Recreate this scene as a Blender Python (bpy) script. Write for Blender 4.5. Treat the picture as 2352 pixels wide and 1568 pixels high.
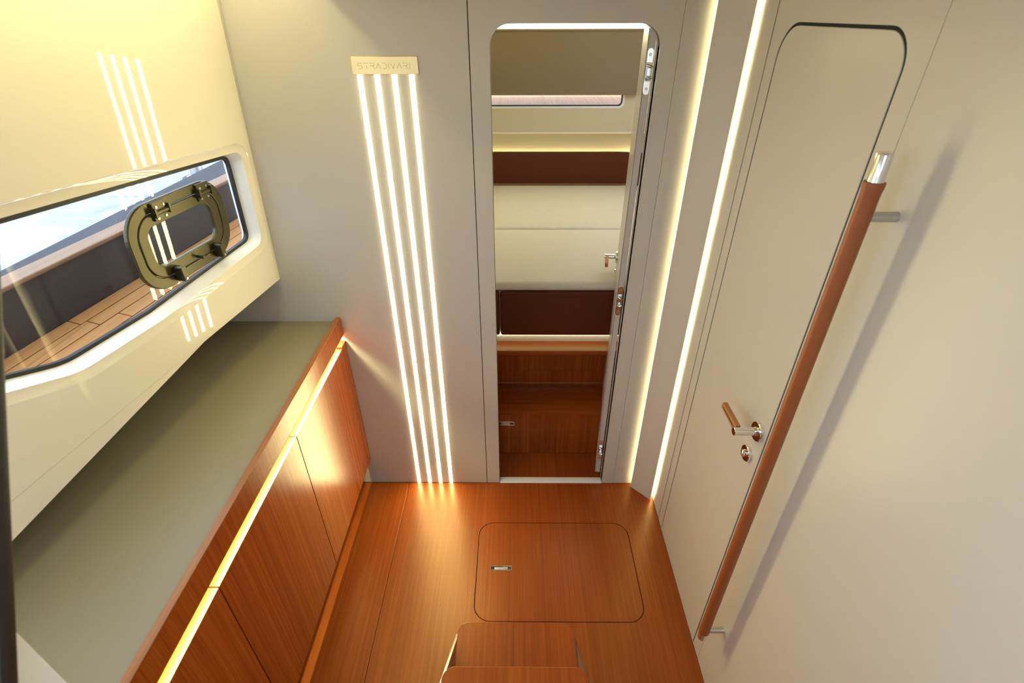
import bpy, bmesh, math, random
from mathutils import Vector, Matrix
random.seed(4)
for o in list(bpy.data.objects): bpy.data.objects.remove(o)
SC = bpy.context.scene
C = SC.collection

# ---------------------------------------------------------------- camera
F_PX, PITCH, YAW, ROLL, EYE = 1170.0, 0.57434, -0.00918, 0.00308, Vector((0, 0, 1.8))
_f = Vector((math.sin(YAW)*math.cos(PITCH), math.cos(YAW)*math.cos(PITCH), -math.sin(PITCH)))
_r = Vector((math.cos(YAW), -math.sin(YAW), 0)); _d = _f.cross(_r)
RIGHT = _r*math.cos(ROLL) + _d*math.sin(ROLL)
DOWN = -_r*math.sin(ROLL) + _d*math.cos(ROLL)
FWD = _f
cd = bpy.data.cameras.new('camera'); cam = bpy.data.objects.new('camera', cd); C.objects.link(cam)
cd.sensor_width = 36; cd.lens = F_PX/2352*36; cd.clip_start = 0.02
cam.matrix_world = Matrix(((RIGHT.x, -DOWN.x, -FWD.x, EYE.x), (RIGHT.y, -DOWN.y, -FWD.y, EYE.y), (RIGHT.z, -DOWN.z, -FWD.z, EYE.z), (0, 0, 0, 1)))
cd.dof.use_dof = True; cd.dof.focus_distance = 2.0; cd.dof.aperture_fstop = 5.0
SC.camera = cam

# ---------------------------------------------------------------- light and exposure
WARM = (1.0, 0.89, 0.45)
L_STRING = 38.0      # four strips in the bulkhead
L_CORNER = 46.0     # strips behind the corner panel
L_COVE = 24.0       # strip above the hull lining
L_SLOT = 110.0       # strip in the cabinet finger slot
L_CABIN = 30.0       # strips in the forward cabin
w = bpy.data.worlds.new('sky'); SC.world = w; w.use_nodes = True
bgn = w.node_tree.nodes['Background']
bgn.inputs[0].default_value = (0.75, 0.89, 1.05, 1); bgn.inputs[1].default_value = 3.9
sl = bpy.data.lights.new('sun', 'SUN'); sl.energy = 7.0; sl.angle = 0.01; sl.color = (1, 0.95, 0.86)
sun = bpy.data.objects.new('sun', sl); C.objects.link(sun)
sun.rotation_euler = Vector((-0.85, -0.06, -0.52)).to_track_quat('-Z', 'Y').to_euler()
vs = SC.view_settings
vs.view_transform = 'Standard'; vs.look = 'None'; vs.gamma = 1.0; vs.use_curve_mapping = False; vs.exposure = 0.0

# ---------------------------------------------------------------- pixel -> direction helpers
def ray(u, v): return RIGHT*((u-1176)/F_PX) + DOWN*((v-784)/F_PX) + FWD
def at(u, v, axis, val):
    d = ray(u, v); return EYE + d*((val-EYE[axis])/d[axis])
def atp(u, v, o, n):
    d = ray(u, v); return EYE + d*((o-EYE).dot(n)/d.dot(n))

# ---------------------------------------------------------------- materials
def mat(name, col=(.8, .8, .8), rough=.5, metal=0.0, spec=.5, coat=0.0, bump=0.0, bscale=200.0, var=0.0, vscale=6.0):
    m = bpy.data.materials.new(name); m.use_nodes = True; nt = m.node_tree; b = nt.nodes['Principled BSDF']
    b.inputs['Base Color'].default_value = (*col, 1); b.inputs['Roughness'].default_value = rough
    b.inputs['Metallic'].default_value = metal; b.inputs['Specular IOR Level'].default_value = spec
    b.inputs['Coat Weight'].default_value = coat; b.inputs['Coat Roughness'].default_value = .05
    tc = nt.nodes.new('ShaderNodeTexCoord')
    n = nt.nodes.new('ShaderNodeTexNoise'); n.inputs['Scale'].default_value = vscale; n.inputs['Detail'].default_value = 3
    nt.links.new(tc.outputs['Object'], n.inputs['Vector'])
    mx = nt.nodes.new('ShaderNodeMix'); mx.data_type = 'RGBA'
    mx.inputs[6].default_value = (*[c*(1-var) for c in col], 1); mx.inputs[7].default_value = (*[min(1, c*(1+var)) for c in col], 1)
    nt.links.new(n.outputs['Fac'], mx.inputs[0]); nt.links.new(mx.outputs[2], b.inputs['Base Color'])
    if bump:
        n2 = nt.nodes.new('ShaderNodeTexNoise'); n2.inputs['Scale'].default_value = bscale; n2.inputs['Detail'].default_value = 2
        nt.links.new(tc.outputs['Object'], n2.inputs['Vector'])
        bp = nt.nodes.new('ShaderNodeBump'); bp.inputs['Strength'].default_value = bump; bp.inputs['Distance'].default_value = .001
        nt.links.new(n2.outputs['Fac'], bp.inputs['Height']); nt.links.new(bp.outputs['Normal'], b.inputs['Normal'])
    return m
def emit(name, col, s):
    m = bpy.data.materials.new(name); m.use_nodes = True; nt = m.node_tree; nt.nodes.clear()
    e = nt.nodes.new('ShaderNodeEmission'); e.inputs[0].default_value = (*col, 1); e.inputs[1].default_value = s
    o = nt.nodes.new('ShaderNodeOutputMaterial'); nt.links.new(e.outputs[0], o.inputs[0]); return m
def wood(name, axis, dark, mid, light, rough=.36, scale=1.0, coat=.0, crough=.24):
    m = bpy.data.materials.new(name); m.use_nodes = True; nt = m.node_tree; b = nt.nodes['Principled BSDF']
    b.inputs['Specular Tint'].default_value = (1, .74, .42, 1); b.inputs['IOR'].default_value = 1.66
    b.inputs['Roughness'].default_value = rough; b.inputs['Coat Weight'].default_value = coat; b.inputs['Coat Roughness'].default_value = crough
    tc = nt.nodes.new('ShaderNodeTexCoord')
    def noise(across, along, det, dist=0.0):
        mp = nt.nodes.new('ShaderNodeMapping'); s = [across*scale]*3; s[axis] = along*scale; mp.inputs['Scale'].default_value = s
        nt.links.new(tc.outputs['Object'], mp.inputs['Vector'])
        n = nt.nodes.new('ShaderNodeTexNoise'); n.inputs['Scale'].default_value = 1; n.inputs['Detail'].default_value = det
        n.inputs['Distortion'].default_value = dist
        nt.links.new(mp.outputs[0], n.inputs['Vector']); return n.outputs['Fac']
    def mth(op, a, bb):
        x = nt.nodes.new('ShaderNodeMath'); x.operation = op
        for i, q in enumerate((a, bb)):
            if isinstance(q, (int, float)): x.inputs[i].default_value = q
            else: nt.links.new(q, x.inputs[i])
        return x.outputs[0]
    a = noise(110, .8, 4, .3); fine = noise(520, 6, 2); broad = noise(7, .4, 2)
    v = mth('ADD', mth('MULTIPLY', a, .40), mth('ADD', mth('MULTIPLY', fine, .30), mth('MULTIPLY', broad, .30)))
    r = nt.nodes.new('ShaderNodeValToRGB'); nt.links.new(v, r.inputs[0]); e = r.color_ramp.elements
    e[0].position = .34; e[0].color = (*dark, 1); e[1].position = .68; e[1].color = (*light, 1)
    x = e.new(.5); x.color = (*mid, 1)
    nt.links.new(r.outputs[0], b.inputs['Base Color'])
    bp = nt.nodes.new('ShaderNodeBump'); bp.inputs['Strength'].default_value = .06; bp.inputs['Distance'].default_value = .001
    nt.links.new(fine, bp.inputs['Height']); nt.links.new(bp.outputs['Normal'], b.inputs['Normal'])
    return m
def glass(name, refl=1.0, tint=(.97, .98, 1)):
    m = bpy.data.materials.new(name); m.use_nodes = True; nt = m.node_tree; nt.nodes.clear()
    t = nt.nodes.new('ShaderNodeBsdfTransparent'); t.inputs[0].default_value = (*tint, 1)
    g = nt.nodes.new('ShaderNodeBsdfGlossy'); g.inputs['Roughness'].default_value = .01
    lw = nt.nodes.new('ShaderNodeLayerWeight'); lw.inputs[0].default_value = .5
    pw_ = nt.nodes.new('ShaderNodeMath'); pw_.operation = 'POWER'; nt.links.new(lw.outputs['Facing'], pw_.inputs[0]); pw_.inputs[1].default_value = 5
    fr = nt.nodes.new('ShaderNodeMath'); fr.operation = 'MULTIPLY_ADD'; nt.links.new(pw_.outputs[0], fr.inputs[0]); fr.inputs[1].default_value = .9; fr.inputs[2].default_value = .04
    mx = nt.nodes.new('ShaderNodeMixShader'); o = nt.nodes.new('ShaderNodeOutputMaterial')
    nt.links.new(fr.outputs[0], mx.inputs[0]); nt.links.new(t.outputs[0], mx.inputs[1]); nt.links.new(g.outputs[0], mx.inputs[2]); nt.links.new(mx.outputs[0], o.inputs[0])
    return m
def weave(name, col, sc=900):
    m = mat(name, col, .9, var=.04, vscale=30, spec=.2); nt = m.node_tree; b = nt.nodes['Principled BSDF']
    tc = nt.nodes.new('ShaderNodeTexCoord'); acc = None
    for ax in (0, 2):
        mp = nt.nodes.new('ShaderNodeMapping'); s = [60, 60, 60]; s[ax] = sc; mp.inputs['Scale'].default_value = s
        nt.links.new(tc.outputs['Object'], mp.inputs['Vector'])
        n = nt.nodes.new('ShaderNodeTexNoise'); n.inputs['Scale'].default_value = 1; n.inputs['Detail'].default_value = 1
        nt.links.new(mp.outputs[0], n.inputs['Vector'])
        if acc is None: acc = n.outputs['Fac']
        else:
            a = nt.nodes.new('ShaderNodeMath'); nt.links.new(acc, a.inputs[0]); nt.links.new(n.outputs['Fac'], a.inputs[1]); acc = a.outputs[0]
    bp = nt.nodes.new('ShaderNodeBump'); bp.inputs['Strength'].default_value = .35; bp.inputs['Distance'].default_value = .002
    nt.links.new(acc, bp.inputs['Height']); nt.links.new(bp.outputs['Normal'], b.inputs['Normal']); return m

WD, WM, WL = (.180, .029, .0035), (.275, .052, .006), (.38, .092, .012)
M = dict(
    wall=mat('wall_lacquer', (.60, .563, .50), .32, bump=.02, bscale=900, var=.01, spec=.4),
    hull=mat('gloss_lining', (.86, .80, .68), .035, spec=.5, var=.008, vscale=2),
    recess=mat('satin_champagne_lining', (.50, .44, .31), .35, .3, var=.02),
    lining=mat('cabin_lining', (.66, .58, .42), .25, var=.01),
    white=mat('white_gelcoat', (.90, .90, .89), .25, var=.01),
    dark=mat('shadow_gap', (.012, .011, .010), .8),
    counter=mat('taupe_worktop', (.29, .252, .165), .38, bump=.03, bscale=700, var=.02, spec=.4),
    floor=wood('teak_floor', 1, WD, WM, WL, .30, 1.0, 0.0, .28),
    doorw=wood('teak_upright', 2, WD, WM, WL, .25, 1.0, 0.0, .12),
    trim=wood('teak_sky_sheen', 1, (.22, .07, .02), (.33, .115, .035), (.43, .17, .06), .28),  # paler than the other teak: sky reflection put into the colour
    crossw=wood('teak_across', 0, WD, WM, WL, .35),
    leather=mat('tan_leather', (.31, .085, .022), .42, bump=.25, bscale=420, var=.06, vscale=25),
    leather2=mat('saddle_leather', (.42, .16, .045), .45, bump=.2, bscale=600, var=.06, vscale=40),
    brown=mat('brown_leather', (.10, .022, .005), .6, spec=.25, bump=.25, bscale=350, var=.05, vscale=8),
    chrome=mat('polished_steel', (.82, .82, .82), .07, 1.0),
    steel=mat('brushed_steel', (.58, .58, .56), .32, 1.0),
    brass=mat('brushed_brass', (.88, .70, .36), .38, 1.0, bump=.05, bscale=1500),
    engraved=mat('engraved_line', (.36, .24, .09), .5, .8),
    black=mat('black_anodised', (.085, .074, .040), .36, .75, var=.03),
    rubber=mat('black_gasket', (.012, .012, .013), .5),
    bolt=mat('bolt_steel', (.75, .73, .62), .25, 1.0),
    cushion=weave('cream_fabric', (.70, .64, .54)),
    blind=mat('taupe_shade_fabric', (.24, .18, .115), .85, bump=.2, bscale=900, var=.03),
    board=mat('dark_board', (.022, .021, .02), .45),
    teak=wood('deck_teak', 1, (.30, .115, .03), (.46, .20, .06), (.58, .29, .10), .6, .6, 0),
    caulk=mat('deck_caulk', (.02, .022, .03), .7),
    bulwark=mat('bulwark_paint', (.035, .034, .038), .55, bump=.1, bscale=300, var=.15, vscale=12),
    caprail=wood('weathered_caprail', 1, (.16, .085, .05), (.24, .14, .085), (.32, .19, .12), .6, 1.0, 0),
    quay=mat('quay_concrete', (.36, .365, .37), .9, bump=.4, bscale=40, var=.45, vscale=5),
    water=mat('harbour_water', (.30, .38, .42), .12, bump=1.0, bscale=14, var=.2, vscale=3),
    glass=glass('window_glass'),
    g_string=emit('led_string', WARM, L_STRING), g_corner=emit('led_corner', WARM, L_CORNER), g_corner2=emit('led_corner_far', WARM, L_CORNER*.45),
    g_cove=emit('led_cove', WARM, L_COVE), g_slot=emit('led_slot', WARM, L_SLOT), g_cabin=emit('led_cabin', WARM, L_CABIN), g_ledge=emit('led_ledge', WARM, 6.0),
)

# ---------------------------------------------------------------- mesh helpers (all meshes hold world coordinates)
def link(name, me, m, parent=None, smooth=False):
    o = bpy.data.objects.new(name, me); C.objects.link(o); me.materials.clear(); me.materials.append(m)
    for p in me.polygons: p.use_smooth = smooth
    if smooth:
        try: me.set_sharp_from_angle(angle=math.radians(38))
        except Exception: pass
    if parent is not None:
        o.parent = parent; root = parent; off = Vector(parent.location)
        while root.parent: root = root.parent; off += root.location
        o.location = -off
    return o
def tag(o, label=None, cat=None, group=None, kind=None):
    for k, v in (('label', label), ('category', cat), ('group', group), ('kind', kind)):
        if v: o[k] = v
    return o
def struct(o, label=None): return tag(o, label, None, None, 'structure')
def thing(name, label, cat, loc, group=None):
    o = bpy.data.objects.new(name, None); C.objects.link(o); o.location = loc; o.empty_display_size = .05
    return tag(o, label, cat, group)
def from_bm(bm, name):
    bmesh.ops.recalc_face_normals(bm, faces=bm.faces); me = bpy.data.meshes.new(name); bm.to_mesh(me); bm.free(); return me
def bbox(bm, a, b):
    a, b = Vector(a), Vector(b); r = bmesh.ops.create_cube(bm, size=1)
    for v in r['verts']: v.co = Vector([(a[i]+b[i])/2 + v.co[i]*abs(b[i]-a[i]) for i in range(3)])
    return r['verts']
def bevel(bm, w, seg=2):
    if w > 0: bmesh.ops.bevel(bm, geom=list(bm.edges), offset=w, segments=seg, profile=.5, affect='EDGES', clamp_overlap=True)
def box(name, a, b, m, parent=None, bev=0.0, seg=2):
    bm = bmesh.new(); bbox(bm, a, b); bevel(bm, bev, seg); return link(name, from_bm(bm, name), m, parent, bev > 0)
def frame(o, e1, e2):
    e1 = Vector(e1).normalized(); e2 = Vector(e2); e2 = (e2 - e1*e2.dot(e1)).normalized(); n = e1.cross(e2)
    return Matrix(((e1.x, e2.x, n.x, o[0]), (e1.y, e2.y, n.y, o[1]), (e1.z, e2.z, n.z, o[2]), (0, 0, 0, 1)))
def rrect(x0, x1, y0, y1, r, n=7):
    rs = r if isinstance(r, (tuple, list)) else (r,)*4      # bl, br, tr, tl
    pts = []
    for (cx, cy, rr, a0) in ((x0, y0, rs[0], 180), (x1, y0, rs[1], 270), (x1, y1, rs[2], 0), (x0, y1, rs[3], 90)):
        sx = 1 if cx == x0 else -1; sy = 1 if cy == y0 else -1
        if rr <= 0: pts.append((cx, cy)); continue
        for i in range(n+1):
            a = math.radians(a0+90*i/n); pts.append((cx+sx*rr+rr*math.cos(a), cy+sy*rr+rr*math.sin(a)))
    return pts
def roundpoly(pts, rs, n=7):
    out = []; k = len(pts)
    for i in range(k):
        p = Vector(pts[i]).to_2d(); a = Vector(pts[i-1]).to_2d()-p; b = Vector(pts[(i+1) % k]).to_2d()-p
        r = rs[i] if isinstance(rs, (list, tuple)) else rs
        if r <= 0: out.append(tuple(p)); continue
        ang = a.angle(b); t = min(r/math.tan(ang/2), a.length*.49, b.length*.49)
        s = p+a.normalized()*t; e = p+b.normalized()*t
        for j in range(n+1):
            q = j/n; out.append(tuple(s*(1-q)**2 + p*2*q*(1-q) + e*q*q))
    return out
def prism(name, outer, holes, z0, z1, fr, m, parent=None, bev=0.0):
    """flat plate with holes, outline in the frame's own plane, from depth z0 to z1 along its normal"""
    cu = bpy.data.curves.new('t', 'CURVE'); cu.dimensions = '2D'; cu.fill_mode = 'BOTH'
    for pts in [outer]+list(holes):
        sp = cu.splines.new('POLY'); sp.points.add(len(pts)-1); sp.use_cyclic_u = True
        for q, p in zip(sp.points, pts): q.co = (p[0], p[1], 0, 1)
    cu.extrude = max(1e-5, abs(z1-z0)/2-bev); cu.bevel_depth = bev; cu.bevel_resolution = 1; cu.offset = -bev
    ob = bpy.data.objects.new('t', cu); dg = bpy.context.evaluated_depsgraph_get(); C.objects.link(ob); dg.update()
    me = bpy.data.meshes.new_from_object(ob.evaluated_get(dg)); bpy.data.objects.remove(ob); bpy.data.curves.remove(cu)
    bm = bmesh.new(); bm.from_mesh(me); bmesh.ops.remove_doubles(bm, verts=bm.verts, dist=1e-5)
    bmesh.ops.transform(bm, matrix=fr @ Matrix.Translation((0, 0, (z0+z1)/2)), verts=bm.verts)
    bpy.data.meshes.remove(me)
    return link(name, from_bm(bm, name), m, parent, False)
def loft(name, rings, m, parent=None, closed=True, caps=False, smooth=True):
    """skin between rings of equal length (list of list of Vector)"""
    bm = bmesh.new(); R_ = [[bm.verts.new(p) for p in r] for r in rings]
    n = len(rings[0])
    for a, b in zip(R_[:-1], R_[1:]):
        for i in range(n if closed else n-1):
            j = (i+1) % n; bm.faces.new((a[i], a[j], b[j], b[i]))
    if caps: bm.faces.new(R_[0]); bm.faces.new(R_[-1])
    return link(name, from_bm(bm, name), m, parent, smooth)
def tube(name, path, rad, m, parent=None, n=24, caps=True):
    path = [Vector(p) for p in path]; rads = rad if isinstance(rad, (list, tuple)) else [rad]*len(path)
    rings = []; prev = None
    for i, p in enumerate(path):
        t = (path[min(i+1, len(path)-1)]-path[max(i-1, 0)]).normalized()
        if prev is None: x = t.orthogonal().normalized()
        else: x = (prev-t*prev.dot(t)).normalized()
        prev = x; y = t.cross(x)
        rings.append([p+(x*math.cos(2*math.pi*k/n)+y*math.sin(2*math.pi*k/n))*rads[i] for k in range(n)])
    return loft(name, rings, m, parent, True, caps)
def _lathe(name, o, ax, prof, m, parent, n):
    x = ax.orthogonal().normalized(); y = ax.cross(x)
    rings = [[o+ax*a+(x*math.cos(2*math.pi*k/n)+y*math.sin(2*math.pi*k/n))*max(r, 2e-4) for k in range(n)] for a, r in prof]
    return loft(name, rings, m, parent, True, True)
def soft_box(name, a, b, r, m, parent=None, sub=2, crown=0.0):
    """upholstered block: rounded edges and a slightly crowned top"""
    bm = bmesh.new(); bbox(bm, a, b); bevel(bm, r, 5)
    if crown:
        bmesh.ops.subdivide_edges(bm, edges=[e for e in bm.edges if e.calc_length() > .15], cuts=6, use_grid_fill=True)
        for v in bm.verts:
            if v.co.z > b[2]-r*.3:
                sx = (v.co.x-a[0])/(b[0]-a[0]); sy = (v.co.y-a[1])/(b[1]-a[1]); v.co.z += crown*16*sx*(1-sx)*sy*(1-sy)
    return link(name, from_bm(bm, name), m, parent, True)

# ---------------------------------------------------------------- measures
D = 1.598            # bulkhead with the light strips
XR = 0.603           # starboard lining with the flush door
XC = -0.638          # face of the cabinets
ZT = 0.870           # top of the wooden counter edge
ZC = 1.88            # ceiling
OX0, OX1, OZ1 = -0.073, 0.391, 1.773   # doorway
FB = frame((0, D, 0), (1, 0, 0), (0, 0, 1))        # normal -Y, towards the viewer
FR = frame((XR, 0, 0), (0, -1, 0), (0, 0, 1))      # normal -X, first axis is -Y
# hull lining: tilted plane
HK, HM = 0.048, 0.155
HO = Vector((-0.817, 1.598, 1.024))
HN = Vector((1, -HM, -HK)).normalized()
FH = frame(HO, (-HM, -1, 0), (HK, 0, 1))
for _i in range(3): FH[_i][2] = -FH[_i][2]     # third axis points into the cabin (left-handed frame)
FHi = FH.inverted()
def hp(u, v):
    p = FHi @ atp(u, v, HO, HN); return (p.x, p.y)
def hpd(u, v, d):
    p = FHi @ atp(u, v, HO+HN*d, HN); return (p.x, p.y)

# ================================================================ STRUCTURE
# ---- floor
hx0, hx1, hy0, hy1 = -0.150, 0.463, 0.968, 1.383
base = struct(box('floor', (-1.3, -.9, -.06), (1.25, 1.70, -.02), M['dark']))
XS = -0.483
FFl = frame((0, 0, 0), (1, 0, 0), (0, 1, 0))
def rect(x0, x1, y0, y1): return [(x0, y0), (x1, y0), (x1, y1), (x0, y1)]
prism('floor_panel', rect(-.72, XS-.0007, -.5, D), [], -.02, 0, FFl, M['floor'], base, .0010)
prism('floor_panel', rect(XS+.0007, XR, -.5, D), [rrect(hx0, hx1, hy0, hy1, .062, 10)], -.02, 0, FFl, M['floor'], base, .0006)
# ---- bulkhead ahead
T = .012
BO = [(-1.30, 1.055), (-.885, 1.055), (-.835, 2.1)]
wb = struct(prism('wall_front', [(-1.30, -.02), (1.2, -.02), (1.2, 2.1)]+BO[::-1], [rrect(OX0, OX1, -.05, OZ1, (0, 0, .055, .055), 10)], -.030, -T, FB, M['dark']))
SL, SR = -.1295, .442
prism('panel', [(-1.30, .001), (SL-.0012, .001), (SL-.0012, 2.1)]+BO[::-1], [], -T, 0, FB, M['wall'], wb, .001)
prism('panel', [(SL+.0012, .001), (OX0, .001)]
      + [(OX0, OZ1-.055)] + [(OX0+.055+.055*math.cos(math.radians(180-9*i)), OZ1-.055+.055*math.sin(math.radians(180-9*i))) for i in range(1, 11)]
      + [(OX1-.055+.055*math.cos(math.radians(90-9*i)), OZ1-.055+.055*math.sin(math.radians(90-9*i))) for i in range(0, 11)]
      + [(OX1, .001), (SR-.0003, .001), (SR-.0003, 2.1), (SL+.0012, 2.1)], [], -T, 0, FB, M['wall'], wb, .001)
prism('panel', rect(SR+.0003, XR+.02, .001, 2.1), [], -T, 0, FB, M['wall'], wb, .001)
# ---- doorway lining (jambs and head) behind the bulkhead
JD = .050
hd = []
def arch(off):
    r = .055-off if off < .055 else .001
    x0, x1, z1 = OX0+off, OX1-off, OZ1-off; r = max(.055-off, .01)
    p = [(x0, 0.0)] + [(x0+r+r*math.cos(math.radians(180-9*i)), z1-r+r*math.sin(math.radians(180-9*i))) for i in range(11)]
    return p + [(x1-r+r*math.cos(math.radians(90-9*i)), z1-r+r*math.sin(math.radians(90-9*i))) for i in range(11)] + [(x1, 0.0)]
tr = prism('trim_1', arch(-.025)+arch(0)[::-1], [], -JD, -.012, FB, M['wall'])
struct(tr)
struct(box('trim_2', (OX0+.001, D-.001, -.02), (OX1-.001, D+.030, .006), M['white'], None, .002))
# ---- right lining with flush door
wr = struct(box('wall_right', (XR+.016, -.7, -.02), (XR+.05, 1.62, 2.1), M['dark']))
DY0, DY1, DZ0, DZ1 = .9075, 1.353, .028, 1.774
SA, SB = 1.408, .852
g = .0026
prism('panel', rect(-D, -SA-g, .001, 2.1), [], -.015, 0, FR, M['wall'], wr, .001)
gp = .0055
prism('panel', rect(-SA+g, -SB-.0006, .001, 2.1), [rrect(-DY1-gp, -DY0+gp, -.01+.012, DZ1+.006, (0, 0, .062, .075), 9)], -.015, 0, FR, M['wall'], wr, .001)
prism('panel', rect(-SB+.0006, .7, .001, 2.1), [], -.015, 0, FR, M['wall'], wr, .001)
prism('gap_shade', rect(-SA-g, -SA+g, .001, 1.86), [], -.0155, -.002, FR, M['dark'], wr)  # near-black fill, added so the panel gap reads as shaded
# ---- hull lining on the left, with the long window
r0 = hp(548, 349); r1 = hp(608, 556); r2 = hp(160, 872)
ZW0, ZW1 = r1[1], r0[1]
S0 = (r0[0]+r1[0])/2-.004
# outline of the recess (s towards the viewer, t upwards)
o2 = [hp(562, 347), hp(610, 562), hp(375, 735), hp(205, 851), hp(12, 903)]
o2 = [(S0, ZW1), (S0-.004, ZW0), hp(380, 733), hp(190, 855), hp(10, 905), (hp(10, 905)[0]+.25, hp(10, 905)[1]+.09), (hp(10, 905)[0]+.25, hp(0, 503)[1]+.02)]
def inset(pts, d):
    out = []; k = len(pts); area = sum(pts[i-1][0]*pts[i][1]-pts[i][0]*pts[i-1][1] for i in range(k)); s = 1 if area > 0 else -1
    for i in range(k):
        p = Vector(pts[i]); a = (p-Vector(pts[i-1])).normalized(); b = (Vector(pts[(i+1) % k])-p).normalized()
        na, nb = Vector((-a.y, a.x))*s, Vector((-b.y, b.x))*s; bi = (na+nb).normalized()
        out.append(tuple(p+bi*(d/max(.3, bi.dot(na)))))
    return out
RO = [.035, .04, 0.0, .22, 0.0, .05, .05]
win_out = roundpoly(inset(o2, -.022), [.055, .06, 0, .24, 0, .07, .07], 9)
win_edge = roundpoly(o2, RO, 9)
win_glass = roundpoly(inset(o2, .012), [.03, .03, 0, .20, 0, .05, .05], 9)
win_black = roundpoly(inset(o2, .0205), [.026, .026, 0, .19, 0, .045, .045], 9)
SE = 1.32   # far end of the lining behind the viewer
bend = [hp(470, 785), hp(30, 1150)]
panel_out = [(-.002, 0.0), (bend[0][0], bend[0][1]), (bend[1][0], bend[1][1]), (SE, bend[1][1]+(bend[1][1]-bend[0][1])*.3), (SE, 1.06), (-.002, 1.06)]
wl = struct(prism('wall_left', panel_out, [win_out], -.03, 0, FH, M['hull'], None, .002))
def H3(p, d=0.0): return (FH @ Vector((p[0], p[1], d)))
loft('window_surround', [[H3(p, -.0005) for p in win_out], [H3(p, -.004) for p in [(a[0]*.5+b[0]*.5, a[1]*.5+b[1]*.5) for a, b in zip(win_out, win_edge)]], [H3(p, -.004) for p in win_edge]], M['hull'], wl)
# lower facet of the lining: folds inwards under the panel towards the viewer
P0 = H3(bend[0], -.001); P1 = H3((SE, panel_out[3][1]), -.001)
low = atp(30, 1240, H3(bend[1])+Vector((.004, 0, 0)), Vector((1, -HM, -.10)).normalized())
ext = (low-P0)*(1+(SE-bend[1][0])/(bend[1][0]-bend[0][0]))+P0
bm = bmesh.new()
q = [bm.verts.new(p) for p in (P0, P1, ext, P0-Vector((.03, 0, .001)), P1-Vector((.03, 0, 0)), ext-Vector((.03, 0, 0)))]
for fc in ((0, 1, 2), (5, 4, 3), (0, 2, 5, 3), (2, 1, 4, 5), (1, 0, 3, 4)): bm.faces.new([q[i] for i in fc])
link('lower_facet', from_bm(bm, 'lf'), M['hull'], wl)
# thin shadow-line trim where lining meets the bulkhead
prism('edge_strip', rect(-.004, .004, 0, 1.06), [], -.03, .0012, FH, M['wall'], wl)
# outer skin of the hull below and above the window
GD = -.045
wskin = prism('hull_skin', [(-.05, -.02), (SE, -.02), (SE, 1.1), (-.05, 1.1)], [roundpoly(inset(o2, -.012), [.04, .045, 0, .23, 0, .06, .06], 9)], GD-.035, GD-.004, FH, M['white'], wl)
struct(box('wall_hull', (-1.34, -.7, -.05), (-1.30, D, 1.09), M['wall']))
struct(box('trim_10', (-1.30, -.7, 1.05), (-.99, D, 1.08), M['wall']))
# window_1: bezel, gasket, pane
w1 = struct(loft('window_1', [[H3(p, -.004) for p in win_edge], [H3(p, -.012) for p in roundpoly(inset(o2, .003), RO, 9)], [H3(p, GD+.004) for p in win_glass]], M['white']))
prism('gasket', win_glass, [win_black], GD-.004, GD+.006, FH, M['rubber'], w1)
# ---- ceiling with cove on the left and the companionway opening above the steps
ce = struct(prism('ceiling', rect(-.534, XR+.02, -.75, D), [rect(-.50, .40, -.70, .12)], ZC, ZC+.03, FFl, M['wall']))
struct(box('trim_3', (-.534, -.75, ZC+.03), (-.522, D, ZC+.12), M['wall']))
struct(box('trim_4', (-.86, -.75, ZC+.19), (-.3, D, ZC+.21), M['wall']))
struct(box('trim_5', (-.534, -.75, ZC+.12), (-.522, D, ZC+.19), M['wall']))
tag(box('cove_light', (-.665, .80, ZC+.125), (-.640, D-.02, ZC+.135), M['g_cove']), 'warm light strip hidden in the ceiling cove above the hull lining', 'light strip')
# coaming of the companionway, bulkhead behind the steps
for i, (a, b) in enumerate((((-.52, -.72, ZC), (-.50, .14, 1.98)), ((.40, -.72, ZC), (.42, .14, 1.98)), ((-.50, .12, ZC+.0), (.40, .14, 1.98)))):
    struct(box('trim_%d' % (6+i), a, b, M['white']))
struct(box('wall_back', (-1.3, -.75, -.02), (.62, -.72, 2.1), M['white']))
# ================================================================ LIGHT STRIPS, PLAQUE
xs = [-.4385, -.390, -.3415, -.2930]
lb = ['glowing vertical light strip nearest the wooden cabinets', 'glowing vertical light strip, second from the wooden cabinets',
      'glowing vertical light strip, third from the wooden cabinets', 'glowing vertical light strip nearest the open doorway']
for x, l in zip(xs, lb):
    t = thing('light_strip', l, 'light strip', (x, D-.002, .001), 'light strips running down from the brass plaque')
    bm = bmesh.new(); n = 6
    ring = [(x-.0068+.0136*i/n, D-.0002-.0022*math.sin(math.pi*i/n)) for i in range(n+1)]
    va = [bm.verts.new((a, b, .001)) for a, b in ring]; vb = [bm.verts.new((a, b, 1.657)) for a, b in ring]
    for i in range(n): bm.faces.new((va[i], va[i+1], vb[i+1], vb[i]))
    bm.faces.new(va); bm.faces.new(vb); bm.faces.new((va[0], vb[0], vb[-1], va[-1]))
    link('diffuser', from_bm(bm, 'd'), M['g_string'], t, True)
pq = thing('plaque', 'brushed brass plaque engraved with thin capitals above the light strips', 'plaque', (-.364, D, 1.654))
prism('plate', rrect(-.4565, -.272, 1.654, 1.698, .004, 4), [], .0005, .004, FB, M['brass'], pq, .0008)
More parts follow.
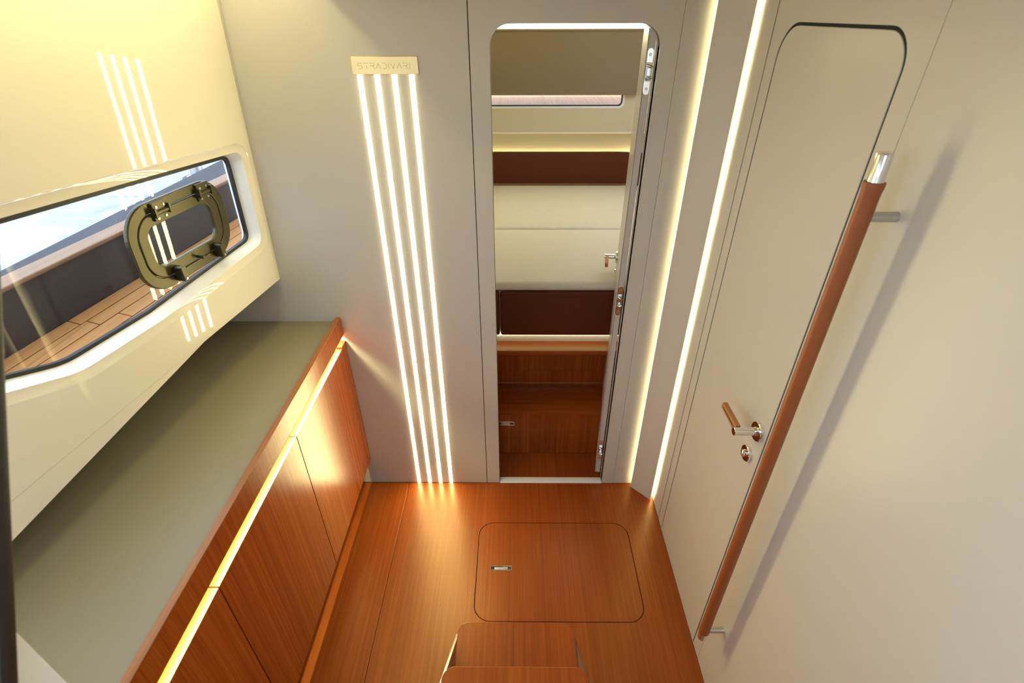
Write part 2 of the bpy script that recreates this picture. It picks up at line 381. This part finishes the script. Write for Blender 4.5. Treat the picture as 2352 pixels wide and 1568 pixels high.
GL = {'S': [[(1, 1), (.15, 1), (0, .88), (0, .65), (.15, .53), (.85, .53), (1, .4), (1, .15), (.85, 0), (.1, 0)]],
      'T': [[(0, 1), (1, 1)], [(.62, .58), (.62, 0)]],
      'R': [[(0, 1), (.85, 1), (1, .88), (1, .65), (.85, .53), (.05, .53)], [(.62, .53), (1, 0)]],
      'A': [[(0, 0), (.5, 1), (1, 0)]], 'D': [[(.1, 1), (.65, 1), (1, .7), (1, .3), (.65, 0), (.1, 0)]],
      'I': [[(.5, 0), (.5, 1)]], 'V': [[(0, 1), (.5, 0), (1, 1)]]}
bm = bmesh.new(); x = -.4395; zz = 1.6685; hh = .0135
for ch in 'STRADIVARI':
    wd = .003 if ch == 'I' else .0125
    for st in GL[ch]:
        for a, b in zip(st[:-1], st[1:]):
            a = Vector((x+a[0]*wd, D-.0041, zz+a[1]*hh)); b = Vector((x+b[0]*wd, D-.0041, zz+b[1]*hh)); d = (b-a).normalized(); sd = Vector((d.z, 0, -d.x))*.00038
            vv = [bm.verts.new(p+o) for o in (Vector((0, -.0002, 0)), Vector((0, .0006, 0))) for p in (a-sd, a+sd, b+sd, b-sd)]
            for fc in ((0, 1, 2, 3), (7, 6, 5, 4), (0, 4, 5, 1), (1, 5, 6, 2), (2, 6, 7, 3), (3, 7, 4, 0)): bm.faces.new([vv[i] for i in fc])
    x += wd+.0044
link('lettering', from_bm(bm, 'l'), M['engraved'], pq)
# corner panel
ca, cb = Vector((.518, 1.578, 0)), Vector((.5895, 1.505, 0))
cdn = (cb-ca).normalized(); cn = Vector((-cdn.y, cdn.x, 0)); cn = cn if cn.x > 0 else -cn
FC = frame(ca, cdn, (0, 0, 1))
cpn = thing('corner_pilaster', 'grey-beige floor-to-ceiling panel set across the corner between glowing strips', 'panel', ca)
prism('board', rect(0, (cb-ca).length, .0, ZC), [], -.010, 0, FC, M['wall'], cpn, .0008)
box('batten', (.560, 1.542, 0), (.584, 1.572, ZC), M['wall'], cpn)
box('edge_light', (.5895, 1.514, .012), (.5935, 1.530, ZC-.003), M['g_corner'], cpn)
box('edge_light', (.538, 1.575, .012), (.550, 1.579, ZC-.003), M['g_corner2'], cpn)

# ================================================================ FLUSH DOOR ON THE RIGHT
d1 = struct(prism('door_1', rrect(-DY1+gp*0, -DY0, .004, DZ1, (0, 0, .058, .070), 9), [], -.015, -.0002, FR, M['wall'], None, .0012))
prism('door_gap_shade', rrect(-DY1-gp, -DY0+gp, .002, DZ1+.006, (0, 0, .062, .075), 9), [rrect(-DY1, -DY0, .004, DZ1, (0, 0, .058, .070), 9)], -.0155, -.0022, FR, M['dark'], d1)  # near-black ring standing in for the shade inside the door gap
def lever(o, ax, along, parent, gl=.105, neck=.055):
    ax = Vector(ax).normalized(); al = Vector(along).normalized(); o = Vector(o)
    _lathe('handle_rose', o, ax, [(0, .026), (.0075, .026), (.009, .0245), (.009, .012), (.013, .0105)], M['chrome'], parent, 36)
    hb = _lathe('handle_neck', o, ax, [(.009, .0105), (neck+.008, .0105), (neck+.009, .0095), (neck+.009, .001)], M['chrome'], parent, 28)
    up = ax.cross(al); c = o+ax*(neck-.004)
    pts = roundpoly([(-.004, -.011), (gl, -.009), (gl, .009), (-.004, .011)], [.003, .006, .006, .003], 4)
    fr = frame(c, al, up)
    prism('handle_grip', [(p[0]+.012, p[1]) for p in pts], [], -.0065, .0065, fr, M['leather2'], parent, .002)
    prism('grip_slot', rect(.016, gl+.0, -.0011, .0011), [], .0066, .0072, fr, M['dark'], parent)
hc = at(1738, 993, 0, XR)
lever((XR, .943, .926), (-1, 0, 0), (0, 1, 0), d1, .092)
lk = Vector((XR, .957, .838))
_lathe('lock_rose', lk, Vector((-1, 0, 0)), [(0, .0225), (.0075, .0225), (.009, .021), (.009, .010), (.016, .0095), (.017, .008), (.017, .001)], M['chrome'], d1, 32)
prism('lock_thumb', rrect(-.006, .006, -.0015, .0015, .001, 2), [], .0165, .0185, frame(lk, (0, -1, 0), (0, 0, 1)), M['steel'], d1)
# ---- handrail
RX, RY = XR-.055, .790
rl = thing('handrail', 'tall vertical steel handrail wrapped in tan leather beside the flush door', 'handrail', (XR, RY, .19))
zt = at(2027, 345, 0, RX).z; zl = at(2010, 425, 0, RX).z; zb = at(1612, 1466, 0, RX).z; zbl = at(1620, 1450, 0, RX).z
tube('rail', [(RX, RY, z) for z in (zb, zb+.003, zb+.2, zt-.2, zt-.004, zt)], [.0095, .0121, .0123, .0123, .0121, .0100], M['chrome'], rl, 32)
def cuff(z): return .0178
zz = [zbl-.012, zbl-.010, zbl, zbl+.006, zbl+.012] + [zbl+.1+i*(zl-zbl-.2)/8 for i in range(9)] + [zl-.012, zl-.006, zl, zl+.004, zl+.005]
rr = [.0125, .0150, .0153, .0153, .0143] + [.0140]*9 + [.0143, .0153, .0156, .0154, .0125]
tube('leather_sleeve', [(RX, RY, z) for z in zz], rr, M['leather'], rl, 32)
for (u, v) in ((2045, 491), (1655, 1427)):
    z = at(u, v, 0, XR).z
    tube('bracket', [(XR-.0, RY, z), (XR-.001, RY, z), (RX+.012, RY, z)], [.0086, .0084, .0082], M['steel'], rl, 24)

# ================================================================ CABINETS AND COUNTER
CY0 = .10
gA = .5*(at(681, 1000, 0, XC).y+at(770, 1285, 0, XC).y); gB = .5*(at(499, 1342, 0, XC).y+at(620, 1562, 0, XC).y); gF = at(787, 806, 0, XC).y
ZD1, ZD0, ZF0 = .763, .150, .799
ct = thing('counter', 'long taupe worktop with a raised wooden edge under the hull window', 'counter', (-.9, .8, .83))
box('worktop', (-1.30, CY0, .826), (XC-.017, D, .8515), M['counter'], ct)
prism('edge_trim', rect(XC-.017, XC, ZF0, ZT), [], -D+.0005, -CY0, frame((0, 0, 0), (1, 0, 0), (0, 0, 1)), M['doorw'], ct, .0015)
box('edge_cap', (XC-.0172, CY0, ZT-.002), (XC+.0002, D-.001, ZT+.0006), M['trim'], ct, .0008, 1)  # thin cap whose paler wood colour carries the sky's reflection
box('slot_back', (XC-.40, CY0, .776), (XC-.058, D-.001, .826), M['doorw'], ct)
units = [(gA+.0015, gF-.0012, 'wooden cabinet under the counter, closest to the light-strip bulkhead'),
         (gB+.0015, gA-.0015, 'wooden cabinet under the counter, second from the light-strip bulkhead'),
         (CY0, gB-.0015, 'wooden cabinet under the counter, farthest from the light-strip bulkhead')]
for i, (a, b, l) in enumerate(units):
    t = thing('cabinet', l, 'cabinet', (XC-.1, (a+b)/2, .0), 'cabinets under the counter')
    top = D-.001 if i == 0 else b+.0015
    box('carcass', (XC-.40, a-.0015 if i else a-.0015, .156), (XC-.045, top, .775), M['doorw'], t)
    box('plinth', (XC-.10, a-.0015, 0), (XC-.06, top, .156), M['dark'], t)
    prism('door', rect(XC-.022, XC, ZD0, ZD1), [], -b, -a, frame((0, 0, 0), (1, 0, 0), (0, 0, 1)), M['doorw'], t, .0008)
    box('latch_catch', (XC-.040, b-.075, ZD1-.012), (XC-.024, b-.03, ZD1+.008), M['black'], t, .002)
    if i == 0:
        prism('filler', rect(XC-.022, XC, ZD0, ZD1+.006), [], -D+.0005, -gF-.0012, frame((0, 0, 0), (1, 0, 0), (0, 0, 1)), M['doorw'], t, .0008)
tag(box('slot_light', (XC-.040, CY0, .8175), (XC-.026, D-.004, .8235), M['g_slot']), 'warm light strip in the finger slot between counter edge and cabinet doors', 'light strip')

# ================================================================ FLOOR HATCH
fh = thing('floor_hatch', 'rounded wooden floor hatch with an inset steel latch in front of the steps', 'hatch', (.157, 1.175, 0))
lx0, lx1, ly = -.0975, -.014, 1.174
prism('lid', rrect(hx0+.0022, hx1-.0022, hy0+.0022, hy1-.0022, .060, 10), [rrect(lx0, lx1, ly-.010, ly+.010, .002, 2)], -.018, -.0002, FFl, M['floor'], fh, .0008)
lt = prism('latch', rrect(lx0, lx1, ly-.010, ly+.010, .003, 3), [rrect(lx0+.0035, lx1-.0035, ly-.0068, ly+.0068, .002, 2)], -.008, .0006, FFl, M['chrome'], fh)
prism('latch_lever', rrect(lx0+.017, lx1-.018, ly-.0055, ly+.0055, .0015, 2), [], -.006, -.001, FFl, M['steel'], lt, .0008)
prism('latch_tongue', rrect(lx1-.034, lx1-.016, ly-.0055, ly+.0055, .001, 2), [], -.006, .0002, FFl, M['bolt'], lt)
prism('latch_well', rrect(lx0, lx1, ly-.010, ly+.010, .003, 3), [], -.012, -.009, FFl, M['black'], lt)
# ================================================================ COMPANIONWAY STEPS
st = thing('companionway_steps', 'wooden ladder steps on steel stringers at the edge of the floor hatch', 'steps', (0, .6, 0))
SW = .172
sy = [.832-.238*i for i in range(5)]
for i, y in enumerate(sy):
    z = .25*(i+1); x0 = -.174 if i == 0 else -.180
    prism('tread', rrect(-SW, SW, y-.25, y, (.004, .004, .030, .030), 7), [], z-.026, z, FFl, M['floor'], st, .0015)
for s in (-1, 1):
    x = s*(SW+.0075)
    pts = [(.832, .182), (-.30, 1.36), (-.30, 1.27), (.775, .151), (.775, 0), (.832, 0)]
    prism('stringer', [(p[0], p[1]) for p in pts], [], x-.003, x+.003, frame((0, 0, 0), (0, 1, 0), (0, 0, 1)), M['steel'], st)
# ================================================================ NEAR SIDE BOARDS (left of the steps)
p_e = at(100, 1509, 0, -.52)
sp = tag(box('side_bulkhead', (-.545, -.70, .0), (-.52, p_e.y, 1.345), M['white'], None, .003), 'white side partition standing by the steps, below the dark slanted board', 'partition')
a = at(48, 1568, 0, -.47); b = at(10, 680, 0, -.47)
dr = (b-a).normalized(); a2 = a-dr*.10; b2 = a+dr*((ZC-.004-a.z)/dr.z)
sd = Vector((-1, 0, 0)); nn = dr.cross(sd).normalized()
bm = bmesh.new(); vv = []
for P in (a2, b2):
    for o in (Vector((0, 0, 0)), sd*.045, sd*.045+nn*.018, nn*.018): vv.append(bm.verts.new(P+o))
for fc in ((0, 1, 2, 3), (7, 6, 5, 4), (0, 4, 5, 1), (1, 5, 6, 2), (2, 6, 7, 3), (3, 7, 4, 0)): bm.faces.new([vv[i] for i in fc])
bevel(bm, .004, 2)
tag(link('slanted_board', from_bm(bm, 's'), M['board'], None, True), 'dark slanted board beside the companionway, in front of the white partition', 'board')

# ================================================================ OPENING PORT IN THE LEFT WINDOW
GZ = GD+.001
PD = .012
def gp_(u, v): return hpd(u, v, GZ+PD)
# outline corners measured at the frame's face
pc = [gp_(u, v) for u, v in ((290, 490), (520, 405), (540, 560), (345, 672))]
s0 = (gp_(516, 470)[0]+gp_(534, 540)[0])/2; s1 = (gp_(289, 530)[0]+gp_(318, 630)[0])/2
t1 = (gp_(350, 458)[1]+gp_(470, 413)[1])/2; t0 = (gp_(385, 662)[1]+gp_(500, 596)[1])/2
pt = thing('opening_port', 'black rounded opening port mounted on the hull window glass', 'porthole', H3(((s0+s1)/2, t0), GZ))
Wd, Hd = s1-s0, t1-t0
def oval(d, r): return rrect(s0+d, s1-d, t0+d, t1-d, r, 10)
B1, B2 = Hd*.12, Hd*.265
prism('outer_frame', oval(0, Hd*.36), [oval(B1, Hd*.28)], GZ, GZ+PD, FH, M['black'], pt, .003)
prism('opening_frame', oval(B1+.0018, Hd*.27), [oval(B2, Hd*.13)], GZ, GZ+PD-.0006, FH, M['black'], pt, .0025)
prism('pane', win_glass, [oval(B2-.004, Hd*.14)], GD-.003, GD+.001, FH, M['glass'], w1)
prism('port_pane', oval(B2-.003, Hd*.14), [], GZ+.004, GZ+.007, FH, M['glass'], pt)
def lbox(name, sa, sb, ta, tb, da, db, m, par, bev=.0015):
    return prism(name, rrect(sa, sb, ta, tb, min(.003, (sb-sa)*.3), 3), [], da, db, FH, m, par, bev)
def screw(s, t, d, par):
    o = H3((s, t), d); sc = _lathe('screw', o, HN, [(-.001, .0036), (.0012, .0036), (.0018, .0030), (.0018, .0018), (.0006, .0016), (.0006, .0002)], M['bolt'], par, 16)
def tl(p): return gp_(*p)
for (u, v) in ((364, 482), (464, 443)):
    s, t = gp_(u, v); t = t1-B1*1.0; hw = .0235
    hg = lbox('hinge', s-hw, s+hw, t+.001, t1-.003, GZ+PD-.001, GZ+PD+.007, M['black'], pt)
    lbox('hinge_leaf', s-hw, s+hw, t-B1*.85, t-.004, GZ+PD-.002, GZ+PD+.005, M['black'], hg)
    tube('hinge_pin', [H3((s-hw+.003, t-.002), GZ+PD+.007), H3((s+hw-.003, t-.002), GZ+PD+.007)], .0062, M['black'], hg, 16)
    for k in (-1, 1):
        prism('hinge_ear', roundpoly([(s+k*hw-.003, t-.012), (s+k*hw+.003, t-.012), (s+k*hw+.003, t+.012), (s+k*hw-.003, t+.012)], .002, 2), [], GZ+PD-.001, GZ+PD+.015, FH, M['black'], hg)
        screw(s+k*.013, t+(t1-t)*.45, GZ+PD+.007, hg); screw(s+k*.013, t-B1*.62, GZ+PD+.005, hg)
for (u, v) in ((408, 628), (498, 577)):
    s, t = gp_(u, v); t = t0+B1
    lat = prism('latch', roundpoly([(s-.0075, t-.021), (s+.0075, t-.021), (s+.0095, t+.020), (s-.0095, t+.020)], .005, 4), [], GZ+PD, GZ+PD+.024, FH, M['black'], pt, .002)
    screw(s, t-.013, GZ+PD+.024, lat)
s, t = gp_(455, 590); t = t0+B1+.010
tube('pull_knob', [H3((s, t), GZ+PD-.002), H3((s, t), GZ+PD+.010), H3((s, t), GZ+PD+.018), H3((s, t), GZ+PD+.020)], [.004, .004, .0055, .004], M['black'], pt, 16)

def clip_hull(o, off):
    """cut an object off where it would run into the hull side"""
    bm = bmesh.new(); bm.from_mesh(o.data)
    r = bmesh.ops.bisect_plane(bm, geom=bm.verts[:]+bm.edges[:]+bm.faces[:], plane_co=HO+HN*off, plane_no=HN, clear_outer=True)
    ed_ = [e for e in r['geom_cut'] if isinstance(e, bmesh.types.BMEdge)]
    if ed_: bmesh.ops.holes_fill(bm, edges=ed_)
    if not bm.verts: bm.free(); bpy.data.objects.remove(o); return None
    bm.to_mesh(o.data); bm.free(); return o
# ================================================================ OUTSIDE: SIDE DECK, BULWARK, QUAY
ZK = 1.135
bk = [at(u, v, 2, ZK) for u, v in ((8, 812), (336, 627), (563, 482))]
m_b = (bk[2].x-bk[0].x)/(bk[2].y-bk[0].y); x_b = bk[1].x
def bx(y): return x_b+m_b*(y-bk[1].y)
dk = struct(box('floor_deck', (-1.6, -.6, ZK-.05), (-.60, 5.5, ZK-.006), M['caulk']), None)
clip_hull(dk, GD-.036)
FD = frame((x_b, bk[1].y, ZK), (m_b, 1, 0), (-1, m_b, 0))
pw = .050
for i in range(7):
    y = -2.2
    k = 0
    lens = random.Random(10+i)
    while y < 4.0:
        ln = lens.uniform(.75, 1.15) if i < 6 else 3
        pk = prism('plank', [(y+.002, -(i+1)*pw+.002), (min(y+ln, 4.0)-.002, -(i+1)*pw+.002), (min(y+ln, 4.0)-.002+.012, -i*pw-.002), (y+.002+.012, -i*pw-.002)], [], -.006, 0, FD, M['teak'], dk); clip_hull(pk, GD-.036)
        y += ln
zb1 = at(286, 532, 0, bx(at(286, 532, 2, ZK+.16).y)).z
zb2 = zb1+.012
bw = thing('bulwark', 'dark painted bulwark with a wooden cap rail along the side deck', 'bulwark', (x_b, 1.4, ZK))
prism('plate', rect(-2.5, 4.2, .001, .042), [], 0, zb1-ZK, FD, M['bulwark'], bw)
prism('cap_rail', rect(-2.5, 4.2, -.008, .054), [], zb1-ZK, zb2-ZK, FD, M['caprail'], bw, .004)
ZQ = .55
qf = struct(box('floor_quay', (-9, -4, ZQ-.6), (-2.35, 14, ZQ-.01), M['quay']))
for i in range(3):
    for j in range(9):
        x0 = -2.35-i*1.9; y0 = -3.9+j*1.6+(i % 2)*.5
        box('quay_slab', (x0-1.88, y0, ZQ-.02), (x0, y0+1.585, ZQ), M['quay'], qf, .006, 1)
pb = at(457, 408, 2, ZQ)
bl = thing('mooring_post', 'grey mooring post standing on the quay beyond the bulwark', 'post', pb)
_lathe('post', pb, Vector((0, 0, 1)), [(0, .09), (.02, .09), (.03, .055), (.30, .05), (.32, .075), (.38, .07), (.40, .03)], M['steel'], bl, 20)
_lathe('base_plate', pb, Vector((0, 0, 1)), [(0, .13), (.012, .13), (.012, .05)], M['bulwark'], bl, 20)

# ================================================================ FORWARD CABIN
UM = 1270
YR = at(UM, 1040, 2, 0).y; ZS = at(UM, 945, 1, YR).z; YL = at(UM, 912, 2, ZS).y
YF = YL-.030; YL = at(UM, 884, 2, ZS).y; ZLE = at(UM, 806, 1, YF).z; ZLB = ZLE-.022; YP = at(UM, 786, 2, ZLE).y
ZP1 = at(UM, 668, 1, YP).z; ZM = at(UM, 645, 1, YP+.03).z+.008
YB = at(UM, 428, 2, ZM).y; YM = at(UM, 525, 2, ZM).y
ZH = at(UM, 351, 1, YB+.02).z
CX0, CX1, CY1, CZ = -.60, 1.15, YB+.20, 1.93
cf = struct(box('floor_cabin', (CX0, D+.030, -.05), (CX1, YR+.3, -.022), M['dark']))
prism('floor_panel', rect(CX0, CX1, D+.0305, YR), [], -.022, -.001, FFl, M['floor'], cf)
struct(box('wall_cabin_left', (CX0-.03, D+.1, -.05), (CX0, CY1+.3, CZ+.1), M['wall']))
struct(box('wall_cabin_right', (CX1, D+.1, -.05), (CX1+.03, CY1+.3, CZ+.1), M['hull']))
struct(box('wall_cabin_aft', (OX1+.025, D+.05, 0), (CX1, D+.09, CZ), M['wall']))
struct(box('wall_cabin_aft_port', (CX0, D+.05, 0), (OX0-.025, D+.09, CZ), M['wall']))
struct(prism('ceiling_cabin', rect(CX0, CX1, D+.05, CY1+.1), [rrect(.45, 1.05, 2.30, 3.00, .06)], CZ, CZ+.03, FFl, M['wall']))
# step with latch
sp2 = thing('cabin_step', 'low wooden step with a small flush latch just inside the doorway', 'step', (.1, YR, 0))
box('riser', (CX0+.01, YR, 0), (CX1-.01, YR+.018, ZS-.018), M['doorw'], sp2)
box('tread', (CX0+.01, YR-.002, ZS-.018), (CX1-.01, YL-.001, ZS), M['crossw'], sp2, .002)
FS = frame((0, YR, 0), (1, 0, 0), (0, 0, 1)); lc = at(1162, 972, 1, YR)
l2 = prism('latch', rrect(lc.x-.040, lc.x+.040, lc.z-.010, lc.z+.010, .004, 3), [rrect(lc.x-.036, lc.x+.036, lc.z-.0065, lc.z+.0065, .002, 2)], 0, .0035, FS, M['chrome'], sp2)
prism('latch_lever', rrect(lc.x-.024, lc.x+.020, lc.z-.005, lc.z+.005, .003, 3), [], .0005, .005, FS, M['bolt'], l2, .0008)
prism('latch_well', rrect(lc.x-.037, lc.x+.037, lc.z-.0075, lc.z+.0075, .002, 2), [], .0002, .0006, FS, M['black'], l2)
# berth
be = thing('berth', 'built-in berth with wooden locker front and brown leather face panels', 'berth', (.1, YL, ZS))
FL = frame((0, YL, 0), (1, 0, 0), (0, 0, 1))
z880 = at(UM, 879, 1, YL).z; z850 = at(UM, 850, 1, YL).z; xr_ = at(1368, 845, 1, YL).x
box('locker_front', (CX0+.01, YL, 0), (CX1-.01, YL+.02, ZLB), M['doorw'], be)
prism('drawer_front', rrect(-.50, xr_, z850, ZLB-.004, (.02, .03, .0, .0), 5), [], .0002, .006, FL, M['doorw'], be, .001)
box('steel_strip', (CX0+.01, YL-.003, z880-.0012), (CX1-.01, YL, z880+.0012), M['steel'], be)
box('light_ledge', (CX0+.01, YF, ZLB), (CX1-.01, YP+.02, ZLE), M['crossw'], be, .0015, 1)
box('backing', (CX0+.01, YP+.010, ZLE), (CX1-.01, YP+.022, ZP1-.004), M['wall'], be)
box('mattress_board', (CX0+.01, YP+.022, ZLE+.03), (CX1-.01, YB+.15, ZP1-.004), M['crossw'], be)
xg = at(1149, 740, 1, YP).x
zp0 = at(UM, 771, 1, YP-.012).z
soft_box('leather_panel', (xg+.002, YP-.012, zp0), (CX1-.012, YP+.010, ZP1), .009, M['brown'], be)
soft_box('leather_panel', (CX0+.012, YP-.012, zp0), (xg-.002, YP+.010, ZP1), .009, M['brown'], be)
tag(box('berth_light', (CX0+.02, YP-.002, zp0-.0035), (CX1-.02, YP+.008, zp0-.0005), M['g_ledge']), 'warm light strip under the leather face panels of the berth', 'light strip')
tag(soft_box('mattress', (CX0+.03, YP-.008, ZP1), (CX1-.03, YM-.001, ZM), .030, M['cushion'], None, 2, .006), 'cream fabric mattress section at the open edge of the berth', 'mattress', 'mattress sections on the berth')
tag(soft_box('mattress', (CX0+.03, YM+.001, ZP1), (CX1-.03, YB+.026, ZM+.002), .022, M['cushion'], None, 2, .008), 'cream fabric mattress section against the brown leather backrest', 'mattress', 'mattress sections on the berth')
# backrest following a curve at its right end
path = [(CX0+.02, YB+.03)]; xe = at(1408, 428, 1, YB).x
for i in range(9):
    a_ = math.radians(i*9); path.append((xe+.34*math.sin(a_), YB+.03-.34*(1-math.cos(a_))))
rings = []
zb0 = ZM+.012
prof = [(0, zb0), (0, ZH-.012), (.004, ZH-.003), (.012, ZH), (.030, ZH), (.038, ZH-.004), (.040, ZH-.012), (.040, zb0)]
for i, p in enumerate(path):
    t2 = (Vector(path[min(i+1, len(path)-1)])-Vector(path[max(i-1, 0)])).normalized(); nb = Vector((-t2.y, t2.x))
    rings.append([Vector((p[0]+nb.x*a_, p[1]+nb.y*a_, z)) for a_, z in prof])
br = tag(loft('backrest', rings, M['brown'], None, True, True), 'dark brown leather backrest curving around the head of the berth', 'backrest')
# light behind the backrest, wall above it
tag(tube('backrest_light', [(p[0], p[1]+.065, ZH-.03) for p in path[:5]], .006, M['g_cabin'], None, 8), 'warm light strip hidden behind the brown leather backrest', 'light strip')
YW = YB+.11
z307 = at(UM, 307, 1, YW-.03).z
struct(box('wall_far', (CX0, YW, ZM-.1), (CX1, YW+.02, z307+.01), M['recess']))
struct(box('trim_9', (CX0, YW-.03, z307), (CX1, YW+.06, z307+.012), M['hull'], None, .003))
wz0, wz1 = at(UM, 249, 1, YW-.03).z, at(UM, 200, 1, YW-.03).z+.12
wx1 = at(1434, 235, 1, YW-.03).x
FW = frame((0, YW-.03, 0), (1, 0, 0), (0, 0, 1))
wc = struct(prism('wall_far_upper', rect(CX0, CX1, z307+.012, CZ), [rrect(-.55, wx1, wz0, wz1, .03, 6)], -.02, 0, FW, M['lining']))
w2 = struct(prism('window_2', rrect(-.55, wx1, wz0, wz1, .03, 6), [rrect(-.538, wx1-.012, wz0+.012, wz1-.012, .024, 6)], -.018, .003, FW, M['white'], None, .002))
prism('gasket', rrect(-.538, wx1-.012, wz0+.012, wz1-.012, .024, 6), [rrect(-.532, wx1-.018, wz0+.018, wz1-.018, .02, 6)], -.02, -.008, FW, M['rubber'], w2)
prism('pane', rrect(-.538, wx1-.012, wz0+.012, wz1-.012, .024, 6), [], -.018, -.014, FW, M['glass'], w2)
# roman shade in front of the window
YSH = YW-.055
zs0, zs1 = at(UM, 216, 1, YSH).z, at(UM, 66, 1, YSH).z
xsr = at(1474, 120, 1, YSH).x
rs = thing('window_shade', 'taupe fabric shade hanging half over the cabin window', 'window shade', (.1, YSH, zs0))
bm = bmesh.new(); nz = 14; col = []
for i in range(nz+1):
    z = zs0+(zs1-zs0)*i/nz; y = YSH+.0006*math.sin(i*1.3)
    col.append([bm.verts.new((x_, y+dy, z)) for x_, dy in ((-.57, 0), (xsr, 0), (xsr, .006), (-.57, .006))])
for a_, b_ in zip(col[:-1], col[1:]):
    for i in range(4): bm.faces.new((a_[i], a_[(i+1) % 4], b_[(i+1) % 4], b_[i]))
bm.faces.new(col[0]); bm.faces.new(col[-1])
link('fabric', from_bm(bm, 'f'), M['blind'], rs, True)
box('bottom_bar', (-.57, YSH-.004, zs0-.006), (xsr, YSH+.010, zs0+.010), M['blind'], rs, .002)
box('head_rail', (-.57, YSH-.004, zs1-.012), (xsr, YW-.03, zs1), M['blind'], rs, .002)
zc2 = at(UM, 50, 1, YSH+.03).z
tag(box('shade_light', (-.58, YSH+.013, zs1+.001), (xsr+.03, YW-.0305, zs1+.075), M['g_cabin']), 'bright warm light strip along the top of the fabric shade', 'light strip')
# deck seen through the far window
fd = struct(box('floor_foredeck', (-2.5, YW+.06, wz0-.16), (2.5, YW+3.5, wz0-.105), M['caulk']))
for i in range(24):
    y0 = YW+.06+i*.06
    box('plank', (-2.5, y0, wz0-.105), (2.5, y0+.056, wz0-.1), M['teak'], fd)

struct(box('trim_11', (-2.2, YW+.02, wz1+.10), (2.2, YW+1.3, wz1+.13), M['white']))  # unseen overhang, added to dim the sky light on the foredeck
# ================================================================ OPEN CABIN DOOR
hx, hy = OX1-.0255, D+JD+.003
ang = math.radians(10.3)
ed = Vector((math.sin(ang), math.cos(ang), 0)); er = Vector((math.cos(ang), -math.sin(ang), 0))
FDo = frame((hx, hy, 0), ed, (0, 0, 1))   # normal points away from the open side
d2 = struct(prism('door_2', rrect(0, .440, .018, OZ1-.012, (0, 0, .06, .012), 7), [], 0, .0225, FDo, M['wall'], None, .0015))
prism('edge_line', rect(-.0004, .0004, .02, OZ1-.03), [], .0, .0006, frame(Vector((hx, hy, 0))+er*.0030, er, (0, 0, 1)), M['dark'], d2)
ho = Vector((hx, hy, 0))+ed*.385
zh = at(1420, 590, 1, ho.y).z; zk = at(1412, 628, 1, ho.y).z
lever(Vector((ho.x, ho.y, zh)), -er, -ed, d2, .085, .048)
_lathe('lock_rose', Vector((ho.x, ho.y, zk)), -er, [(0, .022), (.008, .022), (.009, .020), (.009, .010), (.020, .0095), (.021, .001)], M['chrome'], d2, 28)
# concealed hinges let into the door edge that faces the passage
for u, v in ((1493, 165), (1431, 690), (1385, 1032)):
    zc = at(u, v, 1, hy).z
    FJ = frame(Vector((hx, hy, zc))+er*.0128, er, (0, 0, 1))
    hn = prism('hinge', rrect(-.0088, .0088, -.060, .060, .0087, 8), [], .0, .0025, FJ, M['chrome'], d2, .0006)
    prism('hinge_block', rrect(-.0084, .0084, -.024, .024, .003, 3), [rrect(-.004, .004, -.010, .010, .001, 2)], .002, .010, FJ, M['steel'], hn, .0008)
    for k in (-1, 1):
        tube('hinge_arm', [FJ @ Vector((-.006, k*.018, .008)), FJ @ Vector((.002, k*.016, .014)), FJ @ Vector((.010, k*.012, .013))], [.0035, .0042, .0035], M['chrome'], hn, 12)
        _lathe('hinge_screw', FJ @ Vector((0, k*.044, .0024)), -ed, [(0, .0045), (.0012, .0042), (.0012, .001)], M['steel'], hn, 14)
